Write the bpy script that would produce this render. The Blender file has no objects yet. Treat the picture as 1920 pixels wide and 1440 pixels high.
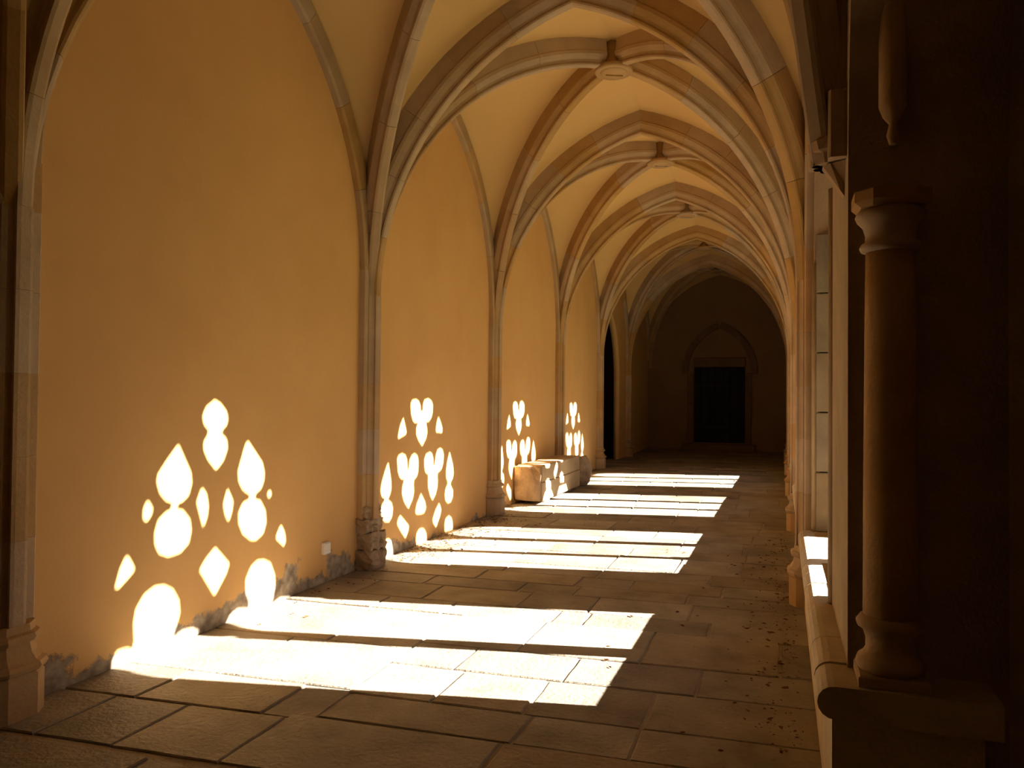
import bpy, bmesh, math, random
import numpy as np
from mathutils import Vector, Matrix
random.seed(7)
S = bpy.context.scene
COL = S.collection

# ------------------------------------------------------------------ camera
F, VX, VY, ROLL, EYE = 1450.0, 1465.3, 750.0, 0.15, 1.55
def camera():
    d = Vector(((VX-960)/F, (VY-720)/F, 1)).normalized()
    r = math.radians(ROLL)
    up = Vector((math.sin(r), -math.cos(r), 0)); up = (up-d*up.dot(d)).normalized()
    right = d.cross(up)
    if right.x < 0: right = -right
    M = Matrix((right, d, up))                      # world = M @ cam (x right, y down, z forward)
    rot = M @ Matrix(((1,0,0),(0,-1,0),(0,0,-1)))
    c = bpy.data.cameras.new('camera'); o = bpy.data.objects.new('camera', c); COL.objects.link(o)
    c.sensor_fit = 'HORIZONTAL'; c.sensor_width = 36; c.lens = 36*F/1920; c.clip_start = .02
    o.matrix_world = Matrix.Translation((0,0,EYE)) @ rot.to_4x4()
    S.camera = o
camera()

# ------------------------------------------------------------------ light
SUN = Vector((-1, -.20, -.577)).normalized()
sl = bpy.data.lights.new('sun', 'SUN'); sl.energy = 37; sl.color = (1, .925, .79); sl.angle = math.radians(.45)
so = bpy.data.objects.new('sun', sl); COL.objects.link(so)
so.rotation_euler = SUN.to_track_quat('-Z', 'Y').to_euler(); so.location = (8, 10, 8)
W = bpy.data.worlds.new('sky'); S.world = W; W.use_nodes = True
nt = W.node_tree; bg = nt.nodes['Background']
sky = nt.nodes.new('ShaderNodeTexSky'); sky.sky_type = 'NISHITA'; sky.sun_disc = False
sky.sun_elevation = math.radians(29.5); sky.sun_rotation = math.radians(79); sky.dust_density = 2.5
nt.links.new(sky.outputs[0], bg.inputs[0]); bg.inputs[1].default_value = .06
S.view_settings.view_transform = 'Standard'; S.view_settings.look = 'None'
S.view_settings.gamma = 1; S.view_settings.exposure = .5; S.view_settings.use_curve_mapping = False
S.cycles.diffuse_bounces = 5; S.cycles.max_bounces = 6; S.cycles.caustics_reflective = False; S.cycles.caustics_refractive = False

# ------------------------------------------------------------------ materials
def mat(name, cols, scale=3.0, bump=.25, bscale=40.0, rough=.85, rand=0.0, speck=0.0):
    m = bpy.data.materials.new(name); m.use_nodes = True; t = m.node_tree; N = t.nodes; L = t.links
    b = N['Principled BSDF']; b.inputs['Roughness'].default_value = rough
    b.inputs['Specular IOR Level'].default_value = .25
    g = N.new('ShaderNodeNewGeometry')
    n1 = N.new('ShaderNodeTexNoise'); n1.inputs['Scale'].default_value = scale; n1.inputs['Detail'].default_value = 6
    n1.inputs['Roughness'].default_value = .62
    L.new(g.outputs['Position'], n1.inputs['Vector'])
    r = N.new('ShaderNodeValToRGB'); e = r.color_ramp.elements
    e[0].position, e[1].position = .3, .72
    e[0].color = (*cols[0], 1); e[1].color = (*cols[-1], 1)
    if len(cols) == 3:
        k = e.new(.5); k.color = (*cols[1], 1)
    L.new(n1.outputs[0], r.inputs[0]); out = r.outputs[0]
    n2 = N.new('ShaderNodeTexNoise'); n2.inputs['Scale'].default_value = bscale; n2.inputs['Detail'].default_value = 5
    L.new(g.outputs['Position'], n2.inputs['Vector'])
    if rand:
        oi = N.new('ShaderNodeObjectInfo'); mr = N.new('ShaderNodeMapRange')
        mr.inputs[3].default_value = 1-rand; mr.inputs[4].default_value = 1+rand
        L.new(oi.outputs['Random'], mr.inputs[0])
        h = N.new('ShaderNodeHueSaturation'); L.new(mr.outputs[0], h.inputs['Value']); L.new(out, h.inputs['Color'])
        mr2 = N.new('ShaderNodeMapRange'); mr2.inputs[3].default_value = .75; mr2.inputs[4].default_value = 1.3
        mm = N.new('ShaderNodeMath'); mm.operation = 'MULTIPLY'; mm.inputs[1].default_value = 7.31
        fr = N.new('ShaderNodeMath'); fr.operation = 'FRACT'
        L.new(oi.outputs['Random'], mm.inputs[0]); L.new(mm.outputs[0], fr.inputs[0]); L.new(fr.outputs[0], mr2.inputs[0])
        L.new(mr2.outputs[0], h.inputs['Saturation']); out = h.outputs[0]
    if speck:
        v = N.new('ShaderNodeTexNoise'); v.inputs['Scale'].default_value = 55; v.inputs['Detail'].default_value = 3
        L.new(g.outputs['Position'], v.inputs['Vector'])
        r2 = N.new('ShaderNodeValToRGB'); r2.color_ramp.elements[0].position = .60; r2.color_ramp.elements[1].position = .70
        r2.color_ramp.elements[0].color = (0,0,0,1); r2.color_ramp.elements[1].color = (speck,)*3+(1,)
        L.new(v.outputs[0], r2.inputs[0])
        mx = N.new('ShaderNodeMix'); mx.data_type = 'RGBA'; L.new(r2.outputs[0], mx.inputs[0]); L.new(out, mx.inputs[6])
        mx.inputs[7].default_value = (.16, .11, .07, 1); out = mx.outputs[2]
    L.new(out, b.inputs['Base Color'])
    bp = N.new('ShaderNodeBump'); bp.inputs['Strength'].default_value = bump; bp.inputs['Distance'].default_value = .012
    L.new(n2.outputs[0], bp.inputs['Height']); L.new(bp.outputs[0], b.inputs['Normal'])
    m['out'] = 1
    return m

def plaster_left():
    """ochre lime plaster, with grey patches along the foot of the wall where it has fallen"""
    m = mat('ochre_plaster_wall', [(.615,.365,.142), (.65,.39,.155), (.68,.42,.17)], 1.3, .12, 60, .9)
    t = m.node_tree; N = t.nodes; L = t.links; b = N['Principled BSDF']
    src = b.inputs['Base Color'].links[0].from_socket
    g = N.new('ShaderNodeNewGeometry'); sp = N.new('ShaderNodeSeparateXYZ'); L.new(g.outputs['Position'], sp.inputs[0])
    n = N.new('ShaderNodeTexNoise'); n.inputs['Scale'].default_value = 2.1; n.inputs['Detail'].default_value = 9; n.inputs['Roughness'].default_value = .6
    L.new(g.outputs['Position'], n.inputs['Vector'])
    a = N.new('ShaderNodeMath'); a.operation = 'MULTIPLY_ADD'; a.inputs[1].default_value = -1.05; a.inputs[2].default_value = .135
    L.new(sp.outputs[2], a.inputs[0])
    s = N.new('ShaderNodeMath'); s.operation = 'ADD'; L.new(a.outputs[0], s.inputs[0]); L.new(n.outputs[0], s.inputs[1])
    yr = N.new('ShaderNodeMapRange'); yr.inputs[1].default_value = 6; yr.inputs[2].default_value = 7.5
    yr.inputs[3].default_value = 0; yr.inputs[4].default_value = -.16; L.new(sp.outputs[1], yr.inputs[0])
    s2 = N.new('ShaderNodeMath'); s2.operation = 'ADD'; L.new(s.outputs[0], s2.inputs[0]); L.new(yr.outputs[0], s2.inputs[1])
    r = N.new('ShaderNodeValToRGB'); r.color_ramp.elements[0].position = .455; r.color_ramp.elements[1].position = .49
    L.new(s2.outputs[0], r.inputs[0])
    n3 = N.new('ShaderNodeTexNoise'); n3.inputs['Scale'].default_value = 14; n3.inputs['Detail'].default_value = 6
    L.new(g.outputs['Position'], n3.inputs['Vector'])
    r3 = N.new('ShaderNodeValToRGB'); r3.color_ramp.elements[0].color = (.20,.155,.115,1); r3.color_ramp.elements[1].color = (.46,.38,.28,1)
    r3.color_ramp.elements[0].position = .35; r3.color_ramp.elements[1].position = .7
    L.new(n3.outputs[0], r3.inputs[0])
    mx = N.new('ShaderNodeMix'); mx.data_type = 'RGBA'
    L.new(r.outputs[0], mx.inputs[0]); L.new(src, mx.inputs[6]); L.new(r3.outputs[0], mx.inputs[7])
    L.new(mx.outputs[2], b.inputs['Base Color'])
    bp = [x for x in N if x.type == 'BUMP'][0]
    bp2 = N.new('ShaderNodeBump'); bp2.inputs['Strength'].default_value = .5; bp2.inputs['Distance'].default_value = .015; bp2.invert = True
    L.new(r.outputs[0], bp2.inputs['Height']); L.new(bp.outputs[0], bp2.inputs['Normal']); L.new(bp2.outputs[0], b.inputs['Normal'])
    return m
M_PLW = plaster_left()
M_PLV = mat('ochre_plaster_vault', [(.60,.40,.162), (.63,.425,.177), (.655,.445,.19)], .9, .10, 45, .9)
M_RIB = mat('rib_limestone', [(.36,.245,.135), (.425,.295,.165), (.485,.345,.20)], 2.5, .25, 55, .85, .03)
M_PIER = mat('pier_limestone', [(.37,.25,.145), (.44,.305,.18), (.51,.365,.22)], 2.2, .35, 45, .85, .08)
M_ASH = mat('ashlar_limestone', [(.30,.225,.15), (.36,.275,.185), (.42,.33,.23)], 2.6, .4, 50, .85, .08)
M_FLOOR = mat('flagstone', [(.16,.134,.106), (.25,.212,.169), (.33,.281,.226)], 2.4, .7, 38, .7, .20, .38)
M_BED = mat('floor_joint_mortar', [(.26,.21,.155), (.38,.315,.24)], 6, .5, 60, .95)
M_JAMB = mat('shade_darkened_jamb_stone', [(.165,.122,.082), (.215,.160,.108), (.265,.20,.14)], 3, .45, 45, .9, .08)  # stone colour darkened to stand in for shade in the window reveals
M_BENCH = mat('bench_limestone', [(.46,.38,.28), (.55,.46,.35), (.62,.53,.41)], 3, .5, 45, .8, .08, .15)
M_BLOCK = mat('carved_block_limestone', [(.32,.225,.13), (.40,.29,.175), (.46,.345,.215)], 3, .5, 30, .85)
M_ROUGH = mat('rough_broken_limestone', [(.22,.155,.10), (.33,.24,.16), (.44,.33,.23)], 6, .9, 25, .95)
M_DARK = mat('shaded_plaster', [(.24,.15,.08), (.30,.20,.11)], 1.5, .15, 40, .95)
M_SURR = mat('door_surround_stone', [(.16,.10,.06), (.22,.145,.09)], 4, .3, 40, .9)
M_DOOR = mat('dark_door_planks', [(.010,.012,.011), (.022,.024,.02)], 5, .3, 60, .8)
M_IRON = mat('black_iron', [(.015,.014,.013), (.03,.028,.026)], 20, .2, 80, .6)
M_LEAF = mat('dry_leaf', [(.10,.045,.018), (.20,.095,.035)], 30, .2, 80, .8, .3)
M_WHITE = mat('white_plastic', [(.72,.70,.64), (.76,.74,.68)], 8, .02, 80, .45)
M_GRND = mat('courtyard_grass', [(.12,.14,.055), (.20,.20,.09)], 2, .3, 60, .95)
M_ROOF = mat('roof_mortar', [(.3,.24,.18), (.36,.3,.22)], 2, .2, 30, .95)

# ------------------------------------------------------------------ helpers
def link(o, parent=None):
    COL.objects.link(o)
    if parent: o.parent = parent
    return o
def tag(o, label=None, cat=None, group=None, kind=None):
    if label: o['label'] = label
    if cat: o['category'] = cat
    if group: o['group'] = group
    if kind: o['kind'] = kind
    return o
def obj(name, me, m=None, parent=None, loc=(0,0,0), rz=0):
    o = bpy.data.objects.new(name, me); o.location = loc; o.rotation_euler[2] = rz
    if m and not me.materials: me.materials.append(m)
    return link(o, parent)
def empty(name, loc=(0,0,0), rz=0):
    o = bpy.data.objects.new(name, None); o.location = loc; o.rotation_euler[2] = rz; o.empty_display_size = .1
    return link(o)
def mesh(name, v, f, smooth=False):
    me = bpy.data.meshes.new(name); me.from_pydata([tuple(p) for p in v], [], f)
    bm = bmesh.new(); bm.from_mesh(me); bmesh.ops.recalc_face_normals(bm, faces=bm.faces); bm.to_mesh(me); bm.free()
    if smooth:
        for p in me.polygons: p.use_smooth = True
    return me
def boxm(name, x0, x1, y0, y1, z0, z1, bev=0.0):
    v = [(x,y,z) for z in (z0,z1) for y in (y0,y1) for x in (x0,x1)]
    me = mesh(name, v, [(0,1,3,2),(4,6,7,5),(0,4,5,1),(2,3,7,6),(0,2,6,4),(1,5,7,3)])
    if bev:
        bm = bmesh.new(); bm.from_mesh(me); bmesh.ops.bevel(bm, geom=bm.edges[:], offset=bev, segments=1, affect='EDGES')
        bm.to_mesh(me); bm.free()
    return me
def prism(name, plan, zs, scale=None):
    """stack of rings: plan(o) -> list of (u,v) for an offset; zs = [(z,o)...]"""
    v, f = [], []; n = None
    for z, o in zs:
        p = plan(o); n = len(p); v += [(a, b, z) for a, b in p]
    for k in range(len(zs)-1):
        for i in range(n):
            j = (i+1) % n; f.append((k*n+i, k*n+j, (k+1)*n+j, (k+1)*n+i))
    f.append(tuple(range(n-1, -1, -1))); f.append(tuple((len(zs)-1)*n+i for i in range(n)))
    return mesh(name, v, f)
def lathe(name, prof, n=24, smooth=True):
    v, f = [], []
    for r, z in prof:
        v += [(r*math.cos(2*math.pi*i/n), r*math.sin(2*math.pi*i/n), z) for i in range(n)]
    for k in range(len(prof)-1):
        for i in range(n):
            j = (i+1) % n; f.append((k*n+i, k*n+j, (k+1)*n+j, (k+1)*n+i))
    f.append(tuple(range(n-1, -1, -1))); f.append(tuple((len(prof)-1)*n+i for i in range(n)))
    me = mesh(name, v, f)
    if smooth:
        for p in me.polygons:
            if len(p.vertices) == 4: p.use_smooth = True
    return me
def fill(name, loops, depth, plane='yz', x=0.0, bev=0.0):
    """flat plate from 2D loops (outer + holes), extruded along X to +-depth/2 around x"""
    cu = bpy.data.curves.new(name, 'CURVE'); cu.dimensions = '2D'; cu.fill_mode = 'BOTH'; cu.extrude = depth/2
    if bev: cu.bevel_depth = bev; cu.bevel_resolution = 0; cu.offset = -bev
    for lp in loops:
        s = cu.splines.new('POLY'); s.points.add(len(lp)-1); s.use_cyclic_u = True
        for p, q in zip(s.points, lp): p.co = (q[0], q[1], 0, 1)
    o = bpy.data.objects.new('tmp', cu); COL.objects.link(o)
    dg = bpy.context.evaluated_depsgraph_get(); dg.update()
    me = bpy.data.meshes.new_from_object(o.evaluated_get(dg)); me.name = name
    bpy.data.objects.remove(o); bpy.data.curves.remove(cu)
    # curve (a, b, c) -> world (x+c, a, b)
    if plane == 'yz': me.transform(Matrix(((0,0,1,x),(1,0,0,0),(0,1,0,0),(0,0,0,1))))
    else: me.transform(Matrix(((1,0,0,0),(0,0,1,x),(0,1,0,0),(0,0,0,1))))
    me.materials.clear()
    bm = bmesh.new(); bm.from_mesh(me); bmesh.ops.remove_doubles(bm, verts=bm.verts, dist=1e-5)
    bmesh.ops.recalc_face_normals(bm, faces=bm.faces); bm.to_mesh(me); bm.free()
    return me
def parch(c, hw, z0, zs, rise, n=14):
    """pointed-arch outline, ccw from lower left"""
    k = (rise*rise-hw*hw)/(2*hw); R = hw+k; tm = math.acos(k/R)
    p = [(c-hw, z0), (c+hw, z0)]
    p += [(c-k+R*math.cos(tm*i/n), zs+R*math.sin(tm*i/n)) for i in range(n+1)]
    p += [(c+k-R*math.cos(tm*i/n), zs+R*math.sin(tm*i/n)) for i in range(n-1, -1, -1)]
    return p
def zf(y): return .0055*max(0.0, y-4)

# ------------------------------------------------------------------ layout
Y0, LB = 2.85, 3.34
def Ln(i): return Y0+LB*i
XR, XC = .225, -1.665
def XLy(y): return -3.56-.016*min(10, max(0.0, y-7))    # the left wall drifts outwards along the gallery
ROFF = .12                                             # right piers stand a little farther along than the left ones
ZS = 2.45
def LY(i): return Ln(i)-(.12 if i == 0 else 0)
def RY(i): return Ln(i)+(.36 if i == 0 else ROFF)
WIN = {1: (4.14, 5.86), 2: (7.21, 9.33)}
LAN = {1: [(4.14, 4.87), (5.05, 5.86)], 2: [(7.22, 7.79), (7.90, 8.49), (8.65, 9.30)]}
for k in (3, 4):
    WIN[k] = tuple(a+LB*(k-2) for a in WIN[2]); LAN[k] = [(a+LB*(k-2), b+LB*(k-2)) for a, b in LAN[2]]
WSHAPE = {k: ((WIN[k][0]+WIN[k][1])/2, (WIN[k][1]-WIN[k][0])/2+.15) for k in WIN}
def wrise(k): return 1.75 if k == 1 else 1.85
BZ = .60                                               # bench and sill height

# ------------------------------------------------------------------ floor
fl = obj('floor', boxm('floor_bed', -4.0, .4, -3.9, 23, -.25, -.008), M_BED)
tag(fl, 'worn flagstone floor of the vaulted gallery', 'floor', kind='structure')
bm = bmesh.new(); bm.from_mesh(fl.data)
bmesh.ops.bisect_plane(bm, geom=bm.verts[:]+bm.edges[:]+bm.faces[:], plane_co=(0,4,0), plane_no=(0,1,0))
for v in bm.verts: v.co.z += zf(v.co.y)
bm.to_mesh(fl.data); bm.free()
def slab(x0, x1, y0, y1, sl0, sl1, r):
    g = r.uniform(.004, .009); j = lambda: r.uniform(-.006, .006)
    P = [(x0+g+j(), y0+g+sl0*(x0+2)), (x1-g+j(), y0+g+sl0*(x1+2)), (x1-g+j(), y1-g+sl1*(x1+2)), (x0+g+j(), y1-g+sl1*(x0+2))]
    dz = r.uniform(-.003, .004); v = []
    # wavy outline, 3 points a side
    Q = []
    for i in range(4):
        a, b = P[i], P[(i+1) % 4]
        Q.append(a)
        for t in (.33, .67): Q.append((a[0]+(b[0]-a[0])*t+j()*.6, a[1]+(b[1]-a[1])*t+j()*.6))
    cx = sum(q[0] for q in Q)/12; cy = sum(q[1] for q in Q)/12; n = 12
    for ins, z in ((0, -.05), (0, -.006+dz), (.008, dz)):
        for q in Q:
            dx, dy = cx-q[0], cy-q[1]; l = math.hypot(dx, dy)
            v.append((q[0]+dx/l*ins, q[1]+dy/l*ins, z+zf(q[1])))
    f = [(k*n+i, k*n+(i+1) % n, (k+1)*n+(i+1) % n, (k+1)*n+i) for k in range(2) for i in range(n)]
    f.append(tuple(2*n+i for i in range(n)))
    return obj('flagstone', mesh('flagstone', v, f), M_FLOOR, fl)
rr = random.Random(11)
def row(y0, y1, xs, s0=.05, s1=.05):
    for a, b in zip(xs, xs[1:]): slab(a, b, y0, y1, s0, s1, rr)
E0, E1 = -3.62, .24
row(1.30, 2.02, [E0, -2.75, -2.0, -1.2, -.5, E1]); row(2.02, 2.68, [E0, -2.55, -1.55, -.6, E1], .05, .07)
row(2.72, 3.22, [E0, -3.22, -2.79, -2.25], .07, .08); row(2.72, 3.26, [-2.25, -1.18, -.45, E1], .07, .05)
row(3.22, 3.62, [E0, -3.12, -2.40, -2.12], .08, .06); row(3.26, 3.58, [-2.12, -1.14, -.62, E1], .05, .06)
row(3.62, 4.32, [E0, -2.95, -2.15], .06, .05); row(3.58, 4.06, [-2.15, -1.69, -1.20, -.62, E1], .06, .06)
row(4.06, 4.46, [-2.15, -1.76, -1.13, -.42, E1], .06, .07); row(4.32, 5.08, [E0, -2.72, -2.15], .05, .08)
row(4.46, 5.12, [-2.15, -1.52, -.78, .0, E1], .07, .05); row(5.10, 5.42, [E0, -2.85, -2.30, -1.50, -1.28, -.45, E1], .05, .06)
y = 5.42
ys = [5.42, 5.86, 6.16, 6.50]
while ys[-1] < 22.4: ys.append(ys[-1]+rr.uniform(.34, .62))
ys.append(22.9)
for a, b in zip(ys, ys[1:]):
    xs = [XLy(a)-.04]
    while xs[-1] < E1-.95: xs.append(xs[-1]+rr.uniform(.42, 1.15))
    xs.append(E1); s = rr.uniform(.03, .06) if b < 21 else .0
    row(a, b, xs, .05 if b < 21 else 0, .05 if b < 21 else 0)

# ------------------------------------------------------------------ walls
def rect(y0, y1, z0, z1): return [(y0, z0), (y1, z0), (y1, z1), (y0, z1)]
loops = [rect(-3.9, 23.3, -.2, 6.0), parch(17.52, 1.07, .02, 2.1, 1.5), parch(1.05, 1.25, .0, 2.0, 1.6)]  # last arch is an added opening, letting bounce light escape beside the camera
wlm = fill('wall_left', loops, .14, x=-.07)
bm = bmesh.new(); bm.from_mesh(wlm)
for yb in (7, 17): bmesh.ops.bisect_plane(bm, geom=bm.verts[:]+bm.edges[:]+bm.faces[:], plane_co=(0,yb,0), plane_no=(0,1,0))
for q in bm.verts: q.co.x += XLy(q.co.y)
bm.to_mesh(wlm); bm.free()
wl = obj('wall_left', wlm, M_PLW)
tag(wl, 'tall ochre plastered wall on the left, grey and flaking along its foot', 'wall', kind='structure')
RC = (1.35, 1.62)                                       # recess in the bay where the camera stands: centre, half width
loops = [rect(-3.9, 23.3, -.2, 6.0), parch(RC[0], RC[1]+.05, -.1, 2.3, 1.9)]
for k in WIN: loops.append(parch(WSHAPE[k][0], WSHAPE[k][1]+.07, BZ, 2.5, wrise(k)+.08))
wr = obj('wall_right', fill('wall_right', loops, .50, x=XR+.25), M_ASH)
tag(wr, 'pale stone arcade wall on the right, pierced by traceried windows', 'wall', kind='structure')
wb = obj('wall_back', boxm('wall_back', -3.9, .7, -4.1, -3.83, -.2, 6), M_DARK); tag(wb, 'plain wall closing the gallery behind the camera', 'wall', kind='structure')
# recess and side passage: open boxes
def shell(name, x0, x1, y0, y1, z0, z1, open_face, m, label):
    v = [(x,y,z) for z in (z0,z1) for y in (y0,y1) for x in (x0,x1)]
    f = {'-z':(0,1,3,2),'+z':(4,6,7,5),'-y':(0,4,5,1),'+y':(2,3,7,6),'-x':(0,2,6,4),'+x':(1,5,7,3)}
    me = mesh(name, v, [f[k] for k in f if k != open_face])
    o = obj(name, me, m); md = o.modifiers.new('thick', 'SOLIDIFY'); md.thickness = .2; md.offset = 1
    tag(o, label, 'wall', kind='structure'); return o
shell('wall_recess', .725, 2.3, RC[0]-RC[1]-.05, RC[0]+RC[1]+.05, -.03, 4.4, '-x', M_ASH, 'dark deep recess beside the near pier on the right')
shell('wall_added_light_trap', -7.0, -3.69, -.45, 2.55, -.03, 4.2, '+x', M_DARK, 'added dark room off the left wall, soaking up light beside the camera')  # unseen room, added to swallow bounce light and darken the near pier
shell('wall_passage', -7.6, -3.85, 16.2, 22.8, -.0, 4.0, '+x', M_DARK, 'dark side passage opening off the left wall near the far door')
# far wall with the door
loops = [rect(-3.9, .75, -.2, 6.0), rect(-2.40, -.975, .30, 2.48)]
loops[1] = [(x, z) for x, z in loops[1]]
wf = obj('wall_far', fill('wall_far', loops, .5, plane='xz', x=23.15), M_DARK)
tag(wf, 'shadowed ochre end wall around the far doorway', 'wall', kind='structure')

# ------------------------------------------------------------------ windows with tracery
TR1 = [
 [(5.019,3.856),(5.074,3.833),(5.134,3.778),(5.149,3.730),(5.136,3.690),(5.088,3.658),(5.030,3.651),(4.963,3.669),(4.925,3.710),(4.915,3.756),(4.941,3.808)],
 [(5.004,3.668),(5.062,3.665),(5.063,3.619),(5.006,3.621)],
 [(5.045,3.397),(4.967,3.472),(4.929,3.540),(4.928,3.586),(4.964,3.623),(5.030,3.633),(5.108,3.616),(5.143,3.581),(5.148,3.526),(5.112,3.454)],
 [(4.697,3.577),(4.743,3.482),(4.806,3.394),(4.816,3.330),(4.791,3.256),(4.740,3.224),(4.673,3.220),(4.606,3.247),(4.557,3.296),(4.531,3.365),(4.538,3.407),(4.601,3.480)],
 [(4.651,3.236),(4.703,3.229),(4.696,3.168),(4.649,3.174)],
 [(4.674,3.177),(4.742,3.161),(4.804,3.096),(4.818,3.024),(4.798,2.951),(4.730,2.906),(4.630,2.900),(4.557,2.933),(4.524,2.993),(4.521,3.059),(4.544,3.128),(4.608,3.170)],
 [(5.361,3.570),(5.423,3.502),(5.527,3.401),(5.551,3.327),(5.548,3.276),(5.519,3.221),(5.453,3.192),(5.387,3.196),(5.321,3.236),(5.278,3.296),(5.270,3.366),(5.306,3.447),(5.336,3.529)],
 [(5.389,3.203),(5.455,3.195),(5.456,3.142),(5.390,3.150)],
 [(5.420,3.151),(5.510,3.128),(5.569,3.048),(5.580,2.959),(5.550,2.891),(5.471,2.858),(5.416,2.867),(5.328,2.927),(5.285,3.004),(5.281,3.074),(5.324,3.137)],
 [(4.457,3.260),(4.493,3.207),(4.484,3.173),(4.451,3.138),(4.429,3.163),(4.431,3.216)],
 [(4.912,3.287),(4.954,3.237),(4.971,3.156),(4.961,3.092),(4.931,3.034),(4.902,3.114),(4.871,3.202)],
 [(5.160,3.251),(5.215,3.158),(5.200,3.085),(5.175,3.034),(5.140,3.093),(5.125,3.156)],
 [(5.619,3.195),(5.641,3.163),(5.618,3.138),(5.594,3.169)],
 [(5.762,2.916),(5.806,2.849),(5.820,2.786),(5.803,2.756),(5.708,2.828),(5.713,2.849)],
 [(4.307,2.962),(4.344,2.909),(4.364,2.870),(4.324,2.838),(4.240,2.783),(4.234,2.801),(4.266,2.896)],
 [(5.045,2.874),(5.107,2.802),(5.184,2.740),(5.159,2.684),(5.048,2.561),(4.985,2.668),(4.906,2.757),(4.963,2.817)],
 [(4.593,2.725),(4.668,2.683),(4.720,2.602),(4.730,2.525),(4.706,2.457),(4.650,2.393),(4.642,2.340),(4.385,2.382),(4.388,2.463),(4.371,2.561),(4.387,2.638),(4.445,2.705),(4.522,2.733)],
 [(5.554,2.694),(5.636,2.656),(5.691,2.556),(5.700,2.465),(5.666,2.369),(5.644,2.301),(5.439,2.347),(5.415,2.417),(5.370,2.513),(5.368,2.597),(5.420,2.671),(5.486,2.700)],
 [(4.658,2.365),(4.708,2.394),(4.776,2.406),(4.846,2.393),(4.919,2.353),(4.946,2.332)],
 [(5.167,2.337),(5.206,2.387),(5.288,2.407),(5.373,2.386),(5.428,2.343)],
 [(5.667,2.347),(5.763,2.368),(5.888,2.345)],
 [(4.221,2.377),(4.248,2.430),(4.319,2.426),(4.377,2.396)],
]
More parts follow.
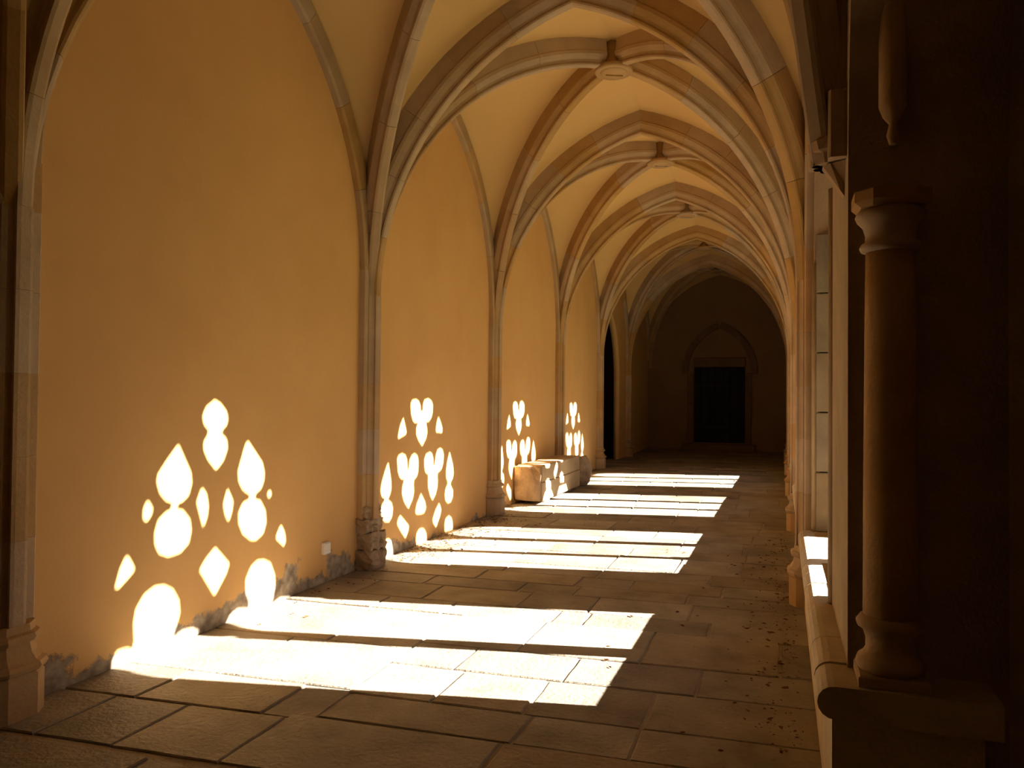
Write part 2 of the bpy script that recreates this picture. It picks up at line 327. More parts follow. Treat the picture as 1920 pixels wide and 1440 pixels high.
TR2 = [
 [(7.887,3.818),(7.922,3.855),(8.019,3.867),(8.105,3.848),(8.152,3.803),(8.165,3.726),(8.152,3.675),(8.095,3.639),(8.011,3.628),(7.955,3.652),(7.906,3.718)],
 [(8.186,3.816),(8.221,3.861),(8.325,3.877),(8.416,3.857),(8.470,3.814),(8.466,3.735),(8.430,3.676),(8.346,3.634),(8.300,3.640),(8.255,3.667),(8.194,3.732)],
 [(8.081,3.645),(8.159,3.739),(8.194,3.739),(8.270,3.660),(8.256,3.615),(8.096,3.620)],
 [(8.101,3.638),(8.256,3.634),(8.302,3.568),(8.312,3.515),(8.284,3.458),(8.194,3.384),(8.100,3.448),(8.050,3.513),(8.046,3.564)],
 [(7.741,3.681),(7.811,3.538),(7.795,3.518),(7.642,3.483),(7.637,3.501),(7.675,3.596)],
 [(8.607,3.677),(8.666,3.623),(8.721,3.540),(8.711,3.507),(8.556,3.519),(8.546,3.546),(8.570,3.619)],
 [(7.606,3.287),(7.644,3.314),(7.721,3.325),(7.800,3.306),(7.847,3.251),(7.857,3.176),(7.845,3.103),(7.806,3.076),(7.727,3.075),(7.674,3.101),(7.629,3.159)],
 [(7.871,3.175),(7.874,3.243),(7.936,3.294),(8.010,3.310),(8.090,3.277),(8.114,3.231),(8.114,3.129),(8.081,3.075),(7.997,3.045),(7.942,3.057)],
 [(7.793,3.047),(7.850,3.152),(7.871,3.150),(7.969,3.054),(7.993,2.977),(8.000,2.914),(7.974,2.854),(7.880,2.767),(7.785,2.846),(7.738,2.931),(7.747,3.003)],
 [(8.236,3.235),(8.279,3.283),(8.384,3.302),(8.452,3.285),(8.494,3.229),(8.506,3.135),(8.451,3.074),(8.344,3.070),(8.269,3.103),(8.238,3.170)],
 [(8.514,3.188),(8.540,3.266),(8.587,3.316),(8.667,3.333),(8.749,3.306),(8.781,3.250),(8.769,3.168),(8.722,3.104),(8.641,3.077),(8.577,3.082),(8.528,3.120)],
 [(8.359,3.075),(8.505,3.148),(8.577,3.076),(8.601,2.993),(8.597,2.913),(8.551,2.838),(8.477,2.783),(8.411,2.841),(8.357,2.938),(8.352,3.004)],
 [(7.436,3.258),(7.467,3.174),(7.496,3.077),(7.501,2.994),(7.477,2.949),(7.441,2.924),(7.369,2.933),(7.321,2.956),(7.301,3.016),(7.323,3.083),(7.375,3.170)],
 [(7.381,2.943),(7.453,2.935),(7.437,2.884),(7.382,2.891)],
 [(7.382,2.893),(7.466,2.886),(7.516,2.856),(7.538,2.800),(7.524,2.731),(7.471,2.694),(7.398,2.703),(7.338,2.741),(7.310,2.819),(7.335,2.874)],
 [(8.932,3.273),(8.990,3.193),(9.045,3.091),(9.057,3.019),(9.031,2.965),(8.962,2.930),(8.893,2.944),(8.847,2.997),(8.842,3.066),(8.870,3.160)],
 [(8.893,2.951),(8.965,2.944),(8.952,2.896),(8.904,2.901)],
 [(8.911,2.914),(8.980,2.886),(9.045,2.823),(9.039,2.753),(8.985,2.704),(8.899,2.703),(8.830,2.744),(8.812,2.808),(8.837,2.874)],
 [(8.175,2.878),(8.216,2.838),(8.277,2.779),(8.302,2.717),(8.264,2.677),(8.191,2.672),(8.076,2.684),(8.047,2.707),(8.074,2.779)],
 [(7.697,2.713),(7.777,2.653),(7.890,2.580),(7.880,2.545),(7.820,2.477),(7.726,2.557),(7.642,2.643),(7.651,2.677)],
 [(8.650,2.722),(8.710,2.650),(8.685,2.592),(8.576,2.476),(8.496,2.539),(8.485,2.574),(8.555,2.657)],
 [(7.356,2.490),(7.403,2.522),(7.463,2.523),(7.520,2.487),(7.547,2.421),(7.549,2.337),(7.359,2.362),(7.334,2.413)],
 [(8.068,2.426),(8.081,2.475),(8.137,2.510),(8.210,2.511),(8.269,2.489),(8.315,2.436),(8.325,2.396),(8.317,2.358),(8.084,2.380)],
 [(8.814,2.464),(8.836,2.523),(8.930,2.547),(9.007,2.512),(9.043,2.457),(9.044,2.415),(9.045,2.380),(8.822,2.394)],
]
SYZ = np.array((.20, .577))
def hull(P):
    P = sorted(map(tuple, P)); 
    def half(P):
        h = []
        for p in P:
            while len(h) > 1 and (h[-1][0]-h[-2][0])*(p[1]-h[-2][1])-(h[-1][1]-h[-2][1])*(p[0]-h[-2][0]) <= 0: h.pop()
            h.append(p)
        return h
    return half(P)[:-1]+half(P[::-1])[:-1]
def sdf_convex(poly, X, Y):
    # signed distance (negative inside) to a ccw convex polygon
    d = None; ins = None; n = len(poly)
    for i in range(n):
        a, b = poly[i], poly[(i+1) % n]; ex, ey = b[0]-a[0], b[1]-a[1]; l2 = ex*ex+ey*ey+1e-12
        t = np.clip(((X-a[0])*ex+(Y-a[1])*ey)/l2, 0, 1)
        dd = np.hypot(X-a[0]-t*ex, Y-a[1]-t*ey)
        s = (ex*(Y-a[1])-ey*(X-a[0])) >= 0
        d = dd if d is None else np.minimum(d, dd); ins = s if ins is None else ins & s
    return np.where(ins, -d, d)
def contours(Fd, xs, ys):
    """marching squares, closed loops of the zero level"""
    sg = Fd < 0; segs = {}
    ny, nx = Fd.shape
    def ip(i0, j0, i1, j1):
        a, b = Fd[j0, i0], Fd[j1, i1]; t = a/(a-b)
        return (xs[i0]+(xs[i1]-xs[i0])*t, ys[j0]+(ys[j1]-ys[j0])*t)
    act = np.argwhere(~((sg[:-1,:-1] == sg[1:,:-1]) & (sg[:-1,:-1] == sg[:-1,1:]) & (sg[:-1,:-1] == sg[1:,1:])))
    nxt = {}; pos = {}
    for j, i in act:
        c = [(i,j),(i+1,j),(i+1,j+1),(i,j+1)]; s = [sg[q[1], q[0]] for q in c]
        out, inn = [], []
        for k in range(4):
            a, b = c[k], c[(k+1) % 4]
            if s[k] != s[(k+1) % 4]:
                key = (min(a,b), max(a,b)); pos[key] = ip(*key[0], *key[1])
                (out if s[k] else inn).append((k, key))
        for k, key in out:          # connect leaving edge to the next entering edge
            m = min(inn, key=lambda q: (q[0]-k) % 4); nxt[key] = m[1]
    loops = []
    while nxt:
        k0 = next(iter(nxt)); lp = []; k = k0
        while k in nxt:
            lp.append(pos[k]); k = nxt.pop(k)
        if len(lp) > 8: loops.append(lp)
    return loops
def simplify(lp, tol=.0016):
    out = []; n = len(lp)
    for i in range(n):
        p = lp[i]
        if not out or math.hypot(p[0]-out[-1][0], p[1]-out[-1][1]) > .009: out.append(p)
    # drop nearly collinear points
    res = []; n = len(out)
    for i in range(n):
        a, b, c = out[i-1], out[i], out[(i+1) % n]
        ar = abs((b[0]-a[0])*(c[1]-a[1])-(b[1]-a[1])*(c[0]-a[0]))/max(1e-6, math.hypot(c[0]-a[0], c[1]-a[1]))
        if ar > tol*.25 or i % 2: res.append(b)
    return res
TH = .07; XW = .50
def tracery(k):
    kk = 1 if k == 1 else 2
    lobes = TR1 if kk == 1 else TR2
    half = SYZ*TH/2
    polys = []
    for p in lobes:
        if kk == 1 and max(q[1] for q in p) < 2.45: p = list(p)+[(p[0][0], 2.2), (p[-1][0], 2.2)]
        p = np.array(p); ext_ = p.max(0)-p.min(0)
        if ext_[1] < .085 and len(p) == 4 and ext_[0] > .05:                    # the narrow necks between two foils
            m_ = p.mean(0); p = (p-m_)*np.array((.55, 1.0))+m_
        elif kk == 2 and len(p) >= 10 and p[:,1].max() > 3.28 and p[:,0].min() > 7.55 and p[:,0].max() < 8.80:   # paired upper foils: keep the cusp between them
            m_ = p.mean(0); p = (p-m_)*np.array((.86, .98))+m_
        polys.append(hull(np.vstack((p-half, p+half))))
    for (a, b) in LAN[kk]:
        w = b-a
        polys.append([(a-.011, BZ-.3), (b+.011, BZ-.3), (b+.011, 2.14), (b-.04, 2.26), (b-.13, 2.35), (a+.13, 2.35), (a+.04, 2.26), (a-.011, 2.14)])
    c, hw = WSHAPE[kk]
    out = parch(c, hw+.17, BZ-.06, 2.5, wrise(kk)+.19)
    xs = np.arange(c-hw-.22, c+hw+.22, .011); ys = np.arange(BZ-.1, 4.9, .011)
    X, Y = np.meshgrid(xs, ys); Fd = np.full(X.shape, 9.0)
    for p in polys: Fd = np.minimum(Fd, sdf_convex(hull(p), X, Y))
    # material = inside the arch, outside the holes; keep a rim
    A = sdf_convex(hull(out), X, Y)
    solid = np.maximum(A, -Fd)
    lps = [simplify(l) for l in contours(solid, xs, ys)]
    lps.sort(key=lambda l: -abs(sum(l[i-1][0]*l[i][1]-l[i][0]*l[i-1][1] for i in range(len(l)))))
    return fill('tracery', lps, TH, x=0)
tr_mesh = {1: tracery(1), 2: tracery(2)}
col_base = lathe('mullion_base', [(.085,0),(.085,.10),(.075,.11),(.085,.125),(.085,.15),(.07,.165),(.06,.20),(.072,.215),(.072,.235),(.056,.25)], 16)
col_shaft = lathe('mullion_shaft', [(.052,.25),(.052,1.50)], 16)
col_cap = lathe('mullion_capital', [(.052,1.50),(.066,1.51),(.066,1.53),(.055,1.545),(.062,1.60),(.085,1.64),(.09,1.68),(.09,1.71)], 16)
jamb_me = boxm('jamb_block', -.115, .115, -.035, .035, -.212, .212, .006)
for k in WIN:
    w = empty('window_%d' % k, (XW, WIN[k][0], BZ)); nm = {1:'two-light', 2:'three-light', 3:'three-light', 4:'three-light'}[k]
    where = {1:'nearest bay', 2:'second bay', 3:'third bay beside the stone block', 4:'farthest sunlit bay'}[k]
    tag(w, 'pointed %s stone tracery window in the %s' % (nm, where), 'window', kind='structure')
    t = obj('tracery', tr_mesh[1 if k == 1 else 2], M_ASH, w)
    t.location = (0, -WIN[k][0]+(LB*(k-2) if k > 2 else 0), -BZ)
    ln = LAN[k]
    for a, b in zip(ln, ln[1:]):
        y = (a[1]+b[0])/2-WIN[k][0]
        for me, nme in ((col_base,'mullion_base'), (col_shaft,'mullion_shaft'), (col_cap,'mullion_capital')):
            obj(nme, me, M_ASH, w, (-.045, y, 0))
    for s, y in ((-1, WSHAPE[k][0]-WSHAPE[k][1]-.035), (1, WSHAPE[k][0]+WSHAPE[k][1]+.035)):
        for q in range(5):
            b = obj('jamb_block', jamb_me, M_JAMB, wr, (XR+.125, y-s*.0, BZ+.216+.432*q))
        for q in range(4):
            pass
    # rounded jamb shafts on the inner arris
for k in WIN:
    for s in (-1, 1):
        y = WSHAPE[k][0]+s*(WSHAPE[k][1]+.055)
        o = obj('jamb_roll', lathe('jamb_roll', [(.03,0),(.03,1.95)], 12), M_ASH, wr, (XR+.012, y, BZ))

# ------------------------------------------------------------------ arch geometry
def arc(Sx, Sy, Ex, Ey, zs, rise, n, dpt=0.0):
    """half arch rising from plan point S to E; returns list of (P, N, B)"""
    dx, dy = Ex-Sx, Ey-Sy; l = math.hypot(dx, dy); d = Vector((dx/l, dy/l, 0)); B = Vector((-d.y, d.x, 0))
    c = (rise*rise-l*l)/(2*l); R = l+c; C = Vector((Sx, Sy, zs))+d*R; R += dpt; tm = math.acos(c/R)
    out = []
    for i in range(n+1):
        t = tm*i/n
        N = -d*math.cos(t)+Vector((0,0,math.sin(t)))
        out.append((C+N*R, N, B))
    return out
PROF = [(.026,0),(.044,.008),(.048,.022),(.037,.042),(.043,.064),(.068,.084),(.084,.108),(.086,.138),(.078,.150),(.078,.36)]
RIBP = [(a,b) for a,b in PROF]+[(-a,b) for a,b in PROF[::-1]]
FORP = [(.0,.0),(.06,.0),(.075,.02),(.075,.15),(.0,.15)]
def sweep(name, path, prof, end=None):
    v, f = [], []; n = len(prof)
    for P, N, B in path: v += [P+B*a+N*b for a, b in prof]
    if end:                                            # cut the last face plumb at the crown
        P, N, B = path[-1]; d = Vector((end[0], end[1], 0)); T = N.cross(B)
        if T.dot(d) < 0: T = -T
        for i in range(len(v)-n, len(v)): v[i] = v[i]-T*((v[i]-P).dot(d)/T.dot(d))
    for k in range(len(path)-1):
        for i in range(n):
            j = (i+1) % n; f.append((k*n+i, k*n+j, (k+1)*n+j, (k+1)*n+i))
    f.append(tuple(range(n-1,-1,-1))); f.append(tuple((len(path)-1)*n+i for i in range(n)))
    return mesh(name, v, f)
def voussoirs(parent, S_, E_, zs, rise, cnt, prof, m, flip=False, clip=1.0):
    sub = 4; full = arc(*S_, *E_, zs, rise, cnt*40)
    n = int(len(full)*clip)
    step = (n-1)/cnt
    for k in range(cnt):
        a, b = k*step+(.09 if k else 0), (k+1)*step-(.09 if k < cnt-1 else 0)
        ids = [a+(b-a)*i/sub for i in range(sub+1)]
        pth = []
        for q in ids:
            i = min(int(q), len(full)-2); t = q-i
            A, Bq = full[i], full[i+1]
            pth.append((A[0].lerp(Bq[0], t), A[1].lerp(Bq[1], t), A[2]*(-1 if flip else 1)))
        dd = Vector((E_[0]-S_[0], E_[1]-S_[1])).normalized()
        me = sweep('voussoir', pth, prof, dd if k == cnt-1 and clip == 1.0 else None)
        me.transform(Matrix.Translation(-parent.location))
        obj('voussoir', me, m, parent)

NAMEL = {-1:'behind the camera', 0:'just above the camera', 1:'first ahead of the camera', 2:'second ahead of the camera', 3:'third ahead of the camera',
         4:'fourth ahead, where the sunlight ends', 5:'fifth ahead, in the shade before the door'}
def XSL(i): return XLy(LY(i))+.125
XSR = XR-.125
TRISE = 4.85-ZS
for i in range(-1, 6):
    a = empty('transverse_arch', (XC, Ln(i)+ROFF/2, ZS))
    tag(a, 'moulded stone transverse arch across the gallery, '+NAMEL[i], 'arch', 'transverse arches')
    cnt = 6 if i >= 0 else 1
    mid = (XC, Ln(i)+ROFF/2)
    voussoirs(a, (XSL(i), LY(i)), mid, ZS, TRISE, cnt, RIBP, M_RIB)
    voussoirs(a, (XSR, RY(i)), mid, ZS, TRISE, cnt, RIBP, M_RIB)
BOSSZ = 4.99
NB = {-1:'behind the camera', 0:'over the camera', 1:'over the nearest sunlit bay', 2:'over the second sunlit bay', 3:'over the stone block', 4:'over the last sunlit bay', 5:'over the dark bay with the side passage', 6:'over the dark bay before the door'}
def corners(b):
    y0, y1 = Ln(b-1), Ln(b)
    return dict(LN=(XLy(y0)+.092, LY(b-1)+.055), LF=(XLy(y1)+.092, LY(b)-.055), RN=(XR-.092, RY(b-1)+.055), RF=(XR-.092, RY(b)-.055))
def bosspt(b): return (XC, (Ln(b-1)+Ln(b))/2+ROFF/2)
boss_me = lathe('boss', [(.115,.36),(.115,.07),(.165,.058),(.19,.045),(.2,.02),(.195,.0),(.175,-.008),(.165,.0),(.155,.008),(.145,.0)], 28)
boss_disc = lathe('boss_relief', [(.145,.01),(.14,-.004),(.11,-.012),(.02,-.016)], 20)
FZS, FR = 2.68, 4.78-2.68
NF = NB
for b in range(-1, 7):
    bp = bosspt(b); C = corners(b)
    a = empty('vault_ribs', (bp[0], bp[1], BOSSZ))
    tag(a, 'crossed diagonal stone ribs with a round boss '+NB[b], 'ribs', 'diagonal vault ribs')
    for key in ('LN','LF','RN','RF'):
        l = math.hypot(C[key][0]-bp[0], C[key][1]-bp[1]); cl = 1-.10/l*.62
        voussoirs(a, C[key], bp, ZS, BOSSZ-ZS, 5 if b > 0 else 1, RIBP, M_RIB, clip=cl)
    if b > 0:
        o = obj('boss', boss_me, M_RIB, a, (0,0,-.035)); obj('boss_relief', boss_disc, M_RIB, o, (0,0,0))
        # small carved chevron on the disc
        obj('boss_carving', boxm('boss_carving', -.09, .09, -.012, .012, -.03, -.012, .004), M_RIB, o, (0,.03,0), .45)
    y0, y1 = Ln(b-1), Ln(b); ym = (y0+y1)/2
    for side, X_, sg in (('left', XLy, 1), ('right', lambda y: XR, -1)):
        oy = 0 if side == 'left' else ROFF
        if side == 'right' and b == 0: continue           # the recess takes its place
        ya, yb = (LY(b-1)+.14, LY(b)-.14) if side == 'left' else (RY(b-1)+.14, RY(b)-.14)
        x = X_(ym); w = empty('wall_rib', (x, ym+oy, FZS))
        tag(w, 'flat stone arch rib on the %s wall, %s' % (side, NB[b]), 'rib', 'wall ribs of the vault')
        cnt = 4 if b > 0 else 1
        # near half: going +y, B = (-dy,dx) -> (-1,0): points to -x, so flip on the left wall
        voussoirs(w, (X_(y0)-.01*sg, ya), (x-.01*sg, ym+oy), FZS, FR, cnt, FORP, M_RIB, flip=(side == 'left'))
        voussoirs(w, (X_(y1)-.01*sg, yb), (x-.01*sg, ym+oy), FZS, FR, cnt, FORP, M_RIB, flip=(side == 'right'))

# ------------------------------------------------------------------ ceiling: plaster webs of the vaults
v, f = [], []
def ruled(A, Bc, m=7, bulge=.05):
    n = len(A); base = len(v)
    for i in range(n):
        p, q = A[i], Bc[i]
        for j in range(m+1):
            t = j/m; s = i/(n-1)
            P = p.lerp(q, t); h = bulge*4*t*(1-t)*min(1, s*1.6); P = P+Vector((0,0,h)); v.append(P)
    for i in range(n-1):
        for j in range(m):
            f.append((base+i*(m+1)+j, base+i*(m+1)+j+1, base+(i+1)*(m+1)+j+1, base+(i+1)*(m+1)+j))
NS = 22
def ext(S_, E_, zs, rise, dpt): return [P for P, N, B in arc(*S_, *E_, zs, rise, NS, dpt)]
for b in range(-1, 7):
    C = corners(b); bp = bosspt(b); y0, y1 = Ln(b-1), Ln(b); ym = (y0+y1)/2
    D = {k: ext(C[k], bp, ZS, BOSSZ-ZS, .26) for k in C}
    for i, keys in ((b-1, ('LN','RN')), (b, ('LF','RF'))):
        mid = (XC, Ln(i)+ROFF/2)
        for k, s in zip(keys, ((XSL(i), LY(i)), (XSR, RY(i)))):
            T = ext(s, mid, ZS, TRISE, .26)
            ruled(T, D[k])
    for keys, X_, oy in ((('LN','LF'), lambda y: XLy(y)-.02, 0), (('RN','RF'), lambda y: XR+.02, ROFF)):
        Yf = LY if oy == 0 else RY
        for k, yy in zip(keys, (Yf(b-1)+.14, Yf(b)-.14)):
            ruled(ext((X_(yy), yy), (X_(ym), ym+oy), FZS, FR, .14), D[k])
ce = obj('ceiling', mesh('ceiling', v, f, True), M_PLV)
tag(ce, 'ochre plastered webs of the ribbed gothic vault', 'ceiling', kind='structure')
obj('roof_deck', boxm('roof_deck', -4.1, .9, -4.2, 23.5, 5.55, 5.8), M_ROOF, ce)

# ------------------------------------------------------------------ piers
def oct_plan(o):
    h = [(.122+o,.058+o*.4),(.080+o*.9,.118+o*.7),(.02,.144+o),(-.05,.144+o)]
    return h+[(u,-w) for u, w in h[::-1]]
plinth_me = prism('plinth', oct_plan, [(-.1,.045),(.20,.045),(.212,.035)])
basem_me = prism('base_moulding', oct_plan, [(.212,.035),(.222,.052),(.24,.060),(.258,.052),(.268,.036),(.30,.016),(.35,.006),(.358,.026),(.376,.034),(.394,.026),(.402,.008),(.44,.004)])
def cluster(name, z0, z1):
    """shaft course: the mouldings of the transverse and diagonal ribs carried straight down, on a flat backing"""
    vv, ff = [], []
    def add(pl):
        k = len(vv); n = len(pl)
        vv.extend([(u, w, z0) for u, w in pl]+[(u, w, z1) for u, w in pl])
        ff.extend([(k+i, k+(i+1) % n, k+n+(i+1) % n, k+n+i) for i in range(n)]+[tuple(range(k+n-1, k-1, -1)), tuple(range(k+n, k+2*n))])
    add([(.125-b*.5, a) for a, b in RIBP])
    for sg in (1, -1):
        d = Vector((.745, .667*sg)); q = Vector((-d.y, d.x))
        add([tuple(Vector((.092, .055*sg))-d*b*.42+q*a*.9) for a, b in RIBP])
    add([(.063,.13),(.055,.140),(-.05,.140),(-.05,-.140),(.055,-.140),(.063,-.13)])
    return mesh(name, vv, ff)
shaft_me = cluster('shaft_block', .0006, .4014)
core_me = prism('springer_core', lambda o: [(.063+o,.13),(.055+o,.140),(-.05,.140),(-.05,-.140),(.055+o,-.140),(.063+o,-.13)], [(0,.0),(.25,.0)])
def rough_block(name, sx, sy, sz, seed, amp=.02, cuts=4):
    bm = bmesh.new(); bmesh.ops.create_cube(bm, size=1)
    bmesh.ops.subdivide_edges(bm, edges=bm.edges[:], cuts=cuts, use_grid_fill=True)
    r = random.Random(seed)
    for w in bm.verts:
        c = w.co.copy(); e = sum(abs(q) > .49 for q in c)
        w.co = Vector((c.x*sx, c.y*sy, c.z*sz))
        k = 1.0-(.035 if e == 2 else .08 if e == 3 else 0)
        w.co = Vector((w.co.x*(k if e > 1 else 1), w.co.y*(k if e > 1 else 1), w.co.z*(1-(1-k)*.6)))
        w.co += Vector((r.uniform(-1,1), r.uniform(-1,1), r.uniform(-1,1)))*amp
    me = bpy.data.meshes.new(name); bm.to_mesh(me); bm.free()
    return me
def pier(side, i, label):
    x = XLy(Ln(i)) if side == 'left' else XR; y = LY(i) if side == 'left' else RY(i)
    p = empty('pier', (x, y, zf(y)), 0 if side == 'left' else math.pi)
    tag(p, label, 'pier', 'engaged piers of the gallery')
    if side == 'left' and i == 1:
        for q, (z, h, du, dv, w) in enumerate([(.08,.18,.03,.0,.36),(.245,.15,.02,.01,.35),(.385,.13,-.01,-.01,.34),(.50,.11,-.03,.0,.32)]):
            obj('broken_stone', rough_block('broken_stone', .25+du, w*.84, h, 40+q, .014), M_ROUGH, p, (.0+du/2, dv, z))
    else:
        obj('plinth', plinth_me, M_PIER, p); obj('base_moulding', basem_me, M_PIER, p)
    for q in range(5):
        obj('shaft_block', shaft_me, M_PIER, p, (0,0,.44+.402*q-(.0)))
    obj('springer_core', core_me, M_PIER, p, (0,0,2.45))
    return p
WH = {0:'nearest on the left, dark, at the picture edge', 1:'with broken rough base stones beside the white box', 2:'with moulded base left of the long stone block',
      3:'rising behind the long stone block', 4:'on the left at the end of the sunlit bays', 5:'on the left in the dark beyond the side passage'}
for i in range(0, 6): pier('left', i, 'moulded limestone wall pier '+WH[i])
WR = {1:'nearest on the right, its moulded foot beside the bench', 2:'second on the right, partly behind the nearest one', 3:'third on the right along the floor edge',
      4:'fourth on the right along the floor edge', 5:'last on the right, in the far shade'}
for i in range(1, 6): pier('right', i, 'moulded limestone pier with small plinth, '+WR[i])

# near right pier 0: corbel under the arch, column on the bench end, broken roll above it
cb = empty('corbel', (XR, RY(0), ZS), math.pi)
obj('corbel_foot', prism('corbel_foot', lambda o: [(.12+o,.03),(.09+o,.08+o*.5),(0,.12+o*.5),(-.03,.12+o*.5),(-.03,-.12-o*.5),(0,-.12-o*.5),(.09+o,-.08-o*.5),(.12+o,-.03)],
    [(-.12,-.118),(-.10,-.105),(.02,-.03),(.05,.004),(.085,.012),(.10,.0)]), M_PIER, cb)
obj('springer_core', core_me, M_PIER, cb)
tag(cb, 'small stone corbel carrying the dark rib at upper right', 'corbel')
cl = empty('column', (.352, 2.93, BZ))
tag(cl, 'dark round stone column with moulded base and capital on the bench end', 'column')
obj('plinth', prism('plinth', lambda o: [(.108+o,.108+o),(-.108-o,.108+o),(-.108-o,-.108-o),(.108+o,-.108-o)], [(0,0),(.03,0),(.036,-.006)]), M_PIER, cl)
obj('base', lathe('base', [(.085,.03),(.102,.038),(.110,.055),(.103,.078),(.088,.088),(.078,.105),(.077,.140),(.086,.168),(.104,.180),(.108,.196),(.097,.213),(.084,.22)], 28), M_PIER, cl)
obj('shaft', lathe('shaft', [(.086,.22),(.085,.6),(.081,1.2),(.078,1.46)], 28), M_PIER, cl)
obj('capital', lathe('capital', [(.078,1.46),(.093,1.466),(.098,1.478),(.092,1.49),(.080,1.497),(.079,1.52),(.088,1.55),(.106,1.57),(.112,1.585),(.106,1.60),(.094,1.608)], 28), M_PIER, cl)
obj('abacus', prism('abacus', lambda o: [(.118+o,.065),(.065,.118+o),(-.065,.118+o),(-.118-o,.065),(-.118-o,-.065),(-.065,-.118-o),(.065,-.118-o),(.118+o,-.065)], [(1.606,-.02),(1.625,.0),(1.66,.0)]), M_PIER, cl)
rl = obj('broken_roll', lathe('broken_roll', [(.012,0),(.02,.03),(.012,.07),(.034,.10),(.045,.13),(.045,.9)], 14), M_PIER, None, (.362, 2.95, 2.44))
tag(rl, 'stump of a broken stone roll moulding hanging above the dark column', 'moulding')

# ------------------------------------------------------------------ benches
NOSE = .115
def slab_profile():
    r = .055; p = []
    for i in range(9):
        t = math.pi/2+math.pi*i/8
        p.append((NOSE+r+r*math.cos(t), BZ-r+r*math.sin(t)))
    return p+[(.66, BZ-2*r), (.66, BZ)]
SP = slab_profile()
def bench(b, y0, y1, cuts, label):
    e = empty('stone_bench', (.4, y0, zf(y0))); tag(e, label, 'bench', 'stone benches under the windows')
    ys = [y0]+cuts+[y1]; r = random.Random(b)
    for a, c in zip(ys, ys[1:]):
        g = .004; dz = r.uniform(-.004, .004); w = []
        for y in (a+g, c-g): w += [(x-.4, y-y0, z+dz-zf(y0)) for x, z in SP]
        n = len(SP); ff = [(i, (i+1) % n, n+(i+1) % n, n+i) for i in range(n)]+[tuple(range(n-1,-1,-1)), tuple(range(n, 2*n))]
        obj('bench_slab', mesh('bench_slab', w, ff), M_BENCH, e)
    yy = y0+.06
    cnt = max(1, int((y1-y0)/.62)); st = (y1-yy)/cnt
    for i in range(cnt):
        obj('riser_block', boxm('riser_block', .165-.4, .62-.4, yy+i*st+.004-y0, yy+(i+1)*st-.004-y0, -.1, BZ-.11-zf(y0)), M_BENCH, e)
bench(1, 2.80, 6.10, [3.05, 3.37, 3.83, 4.35, 4.62, 4.88, 5.35, 5.78], 'long stone bench with rounded edge, nearest on the right')
for b in (2, 3, 4):
    y0, y1 = Ln(b-1)+ROFF+.19, Ln(b)+ROFF-.19
    cu = []; r = random.Random(60+b); y = y0
    while y < y1-.8: y += r.uniform(.4, .6); cu.append(y)
    bench(b, y0, y1, cu, 'stone bench under the window, '+{2:'hidden behind the nearest right pier', 3:'third along the right wall', 4:'farthest along the right wall'}[b])

# ------------------------------------------------------------------ far door
d = empty('door_1', (-1.69, 23.0, .30)); tag(d, 'dark closed plank door at the far end of the gallery', 'door', kind='structure')
for q in range(7):
    w = 1.425/7; obj('plank', boxm('plank', -.5*w+.004, .5*w-.004, -.02, .03, 0, 2.18, .005), M_DOOR, d, ((q-3)*w, 0, 0))
obj('door_ledge', boxm('door_ledge', -.74, .74, .03, .07, 0, 2.2), M_DOOR, d)
for z in (.45, 1.65): obj('strap_hinge', boxm('strap_hinge', -.65, .3, -.035, -.02, z-.025, z+.025), M_IRON, d)
obj('handle', lathe('handle', [(.01,-.05),(.035,-.04),(.035,.04),(.01,.05)], 12), M_IRON, d, (.55, -.05, 1.05))
tr = empty('trim_1', (-1.69, 22.86, 0)); tag(tr, 'pointed stone surround and step of the far door', 'trim', kind='structure')
for s in (-1, 1):
    for q in range(5): obj('surround_block', boxm('surround_block', -.085, .085, -.05, .06, 0, .43, .008), M_SURR, tr, (s*.80, 0, .13+.434*q))
pa = [(P, N, B) for P, N, B in arc(-.885, 0, 0, 0, 2.30, 1.30, 12)]
pb = [(P, N, B) for P, N, B in arc(.885, 0, 0, 0, 2.30, 1.30, 12)]
DP = [(.06,.0),(.06,.0+.001),(.06,.16),(-.05,.16),(-.05,.0)]
for pth in (pa, pb):
    for q in range(4): obj('voussoir', sweep('voussoir', pth[q*3:q*3+4], [(.06,-.01),(.06,.16),(-.06,.16),(-.06,-.01)]), M_SURR, tr)
obj('lintel', boxm('lintel', -.72, .72, -.03, .06, 2.48-.0, 2.74, .01), M_SURR, tr)
obj('step', boxm('step', -1.0, 1.0, -.40, .25, -.05, .28, .015), M_SURR, tr)

# ------------------------------------------------------------------ long block and broken drum
bk = empty('carved_stone_block', (-3.405, 10.50, zf(10.5)))
tag(bk, 'long squared stone block lying against the left wall, dappled by sunlight', 'stone')
def bigblock(name, x0, x1, y0, y1, z0, z1, seed, amp):
    me = rough_block(name, x1-x0, y1-y0, z1-z0, seed, amp, 3); me.transform(Matrix.Translation(((x0+x1)/2, (y0+y1)/2, (z0+z1)/2))); return me
def chamf(name, x0, x1, y0, y1, z0, z1): return boxm(name, x0, x1, y0, y1, z0, z1, .012)
obj('lower_course', chamf('lower_course', -.2, .215, 0, 2.15, .045, .315), M_BLOCK, bk)
obj('upper_course', chamf('upper_course', -.17, .21, .01, 2.14, .317, .555), M_BLOCK, bk)
obj('rough_end', bigblock('rough_end', -.2, .20, -.05, .06, .05, .54, 5, .012), M_ROUGH, bk)
for y in (.4, 1.7): obj('packing_stone', rough_block('packing_stone', .34, .28, .07, int(y*10), .008, 2), M_ROUGH, bk, (0, y, .03))
bm = bmesh.new(); bmesh.ops.create_icosphere(bm, subdivisions=3, radius=1)
r = random.Random(3); ph = [r.uniform(0, 6) for _ in range(9)]
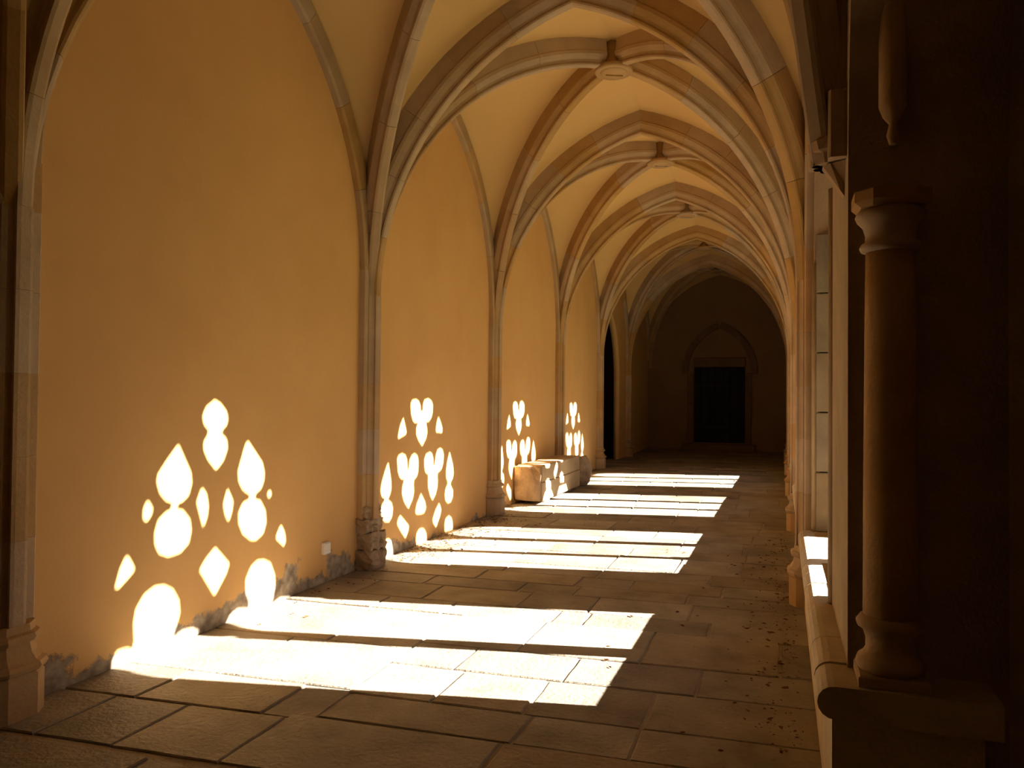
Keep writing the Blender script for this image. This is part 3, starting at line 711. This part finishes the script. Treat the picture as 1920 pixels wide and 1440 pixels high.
for w in bm.verts:
    c = w.co; rad = math.hypot(c.x, c.y)
    z = max(-.72, min(.62+.18*c.x, c.z))
    k = 1+.06*math.sin(3*c.x+ph[0])*math.cos(4*c.y+ph[1])+.03*math.sin(9*c.z+ph[2]+5*c.x)
    w.co = Vector((c.x*.27*k, c.y*.30*k, (z+.72)*.36))
me = bpy.data.meshes.new('broken_drum'); bm.to_mesh(me); bm.free()
dr = obj('broken_drum', me, M_ROUGH, None, (-3.36, 13.02, zf(13.0)-.005)); tag(dr, 'rounded broken stone drum at the far end of the long block', 'stone')

# ------------------------------------------------------------------ wall box
wbx = empty('junction_box', (XLy(5.5), 5.545, .295)); tag(wbx, 'small white junction box low on the ochre wall', 'box')
obj('box_body', boxm('box_body', -.005, .03, -.045, .045, -.05, .05, .006), M_WHITE, wbx)
obj('box_cover', boxm('box_cover', .03, .036, -.038, .038, -.043, .043, .003), M_WHITE, wbx)

# ------------------------------------------------------------------ dry leaves
def leaf_mesh(seed):
    r = random.Random(seed); n = 7; w, f = [], []
    L_, Wd = .045, .013; c1, c2 = r.uniform(.2, .6), r.uniform(.3, .8)
    for i in range(n+1):
        t = i/n; hw = Wd*math.sin(math.pi*min(1, t*.93+.05))*(1.2-t*.5); z = .004+L_*c1*.5*(t-.4)**2*2
        w += [(L_*(t-.5), -hw, z+hw*c2), (L_*(t-.5), 0, z), (L_*(t-.5), hw, z+hw*c2)]
    for i in range(n):
        for j in (0, 1): f.append((i*3+j, (i+1)*3+j, (i+1)*3+j+1, i*3+j+1))
    w += [(L_*.5, -.001, .004), (L_*.8, 0, .008), (L_*.5, .001, .004)]; k = len(w); f.append((k-3, k-2, k-1))
    me = bpy.data.meshes.new('dry_leaf'); me.from_pydata(w, [], f); me.materials.append(M_LEAF); return me
LM = [leaf_mesh(s) for s in range(4)]
r = random.Random(21)
def leaf(x, y, label, group, s=1):
    o = bpy.data.objects.new('dry_leaf', r.choice(LM)); COL.objects.link(o)
    s *= .8; o.location = (x, y, zf(y)+.001); o.rotation_euler = (r.uniform(-.15,.15), r.uniform(-.15,.15), r.uniform(0, 6.28)); o.scale = (s,)*3
    tag(o, label, 'leaf', group)
for _ in range(95):
    y = r.uniform(6.55, 9.3); x = XLy(y)+.05+abs(r.gauss(0, .28))
    leaf(x, y, 'small dry brown leaf drifted along the foot of the left wall', 'dry leaves along the left wall', r.uniform(.7, 1.3))
for _ in range(20):
    y = r.uniform(4.3, 6.2); x = XLy(y)+.08+abs(r.gauss(0, .15))
    leaf(x, y, 'small dry brown leaf drifted along the foot of the left wall', 'dry leaves along the left wall', r.uniform(.6, 1.1))
for _ in range(75):
    y = r.uniform(3.3, 9.0); x = .06-abs(r.gauss(0, .15))
    leaf(x, y, 'small dry brown leaf scattered beside the bench on the right', 'dry leaves beside the bench', r.uniform(.6, 1.2))
for _ in range(26):
    y = r.uniform(2.6, 8.0); x = r.uniform(-1.1, .0)
    leaf(x, y, 'lone dry brown leaf lying out on the open flagstones', 'dry leaves on the open floor', r.uniform(.6, 1.1))
w, f = [], []
for _ in range(1400):
    y = r.uniform(6.5, 10.3); x = XLy(y)+.02+abs(r.gauss(0, .25)); a = r.uniform(0, 6.28); s = r.uniform(.004, .013); z = zf(y)+.002
    if r.random() < .25: y = r.uniform(3.6, 9.5); x = .1-abs(r.gauss(0, .16))
    z = zf(y)+.002
    k = len(w); ca, sa = math.cos(a), math.sin(a)
    w += [(x+s*ca, y+s*sa, z), (x-s*.4*sa, y+s*.4*ca, z+s*.5), (x-s*ca, y-s*sa, z), (x+s*.4*sa, y-s*.4*ca, z+s*.3)]
    f.append((k, k+1, k+2, k+3))
me = bpy.data.meshes.new('leaf_litter'); me.from_pydata(w, [], f)
tag(obj('leaf_litter', me, M_LEAF), 'fine brown leaf crumbs strewn along both floor edges', 'leaf litter', kind='stuff')

# ------------------------------------------------------------------ courtyard outside the windows
g = obj('ground', boxm('ground', .72, 70, -60, 80, -.5, -.05), M_GRND); tag(g, 'sunlit grassy courtyard outside the windows', 'ground', kind='structure')
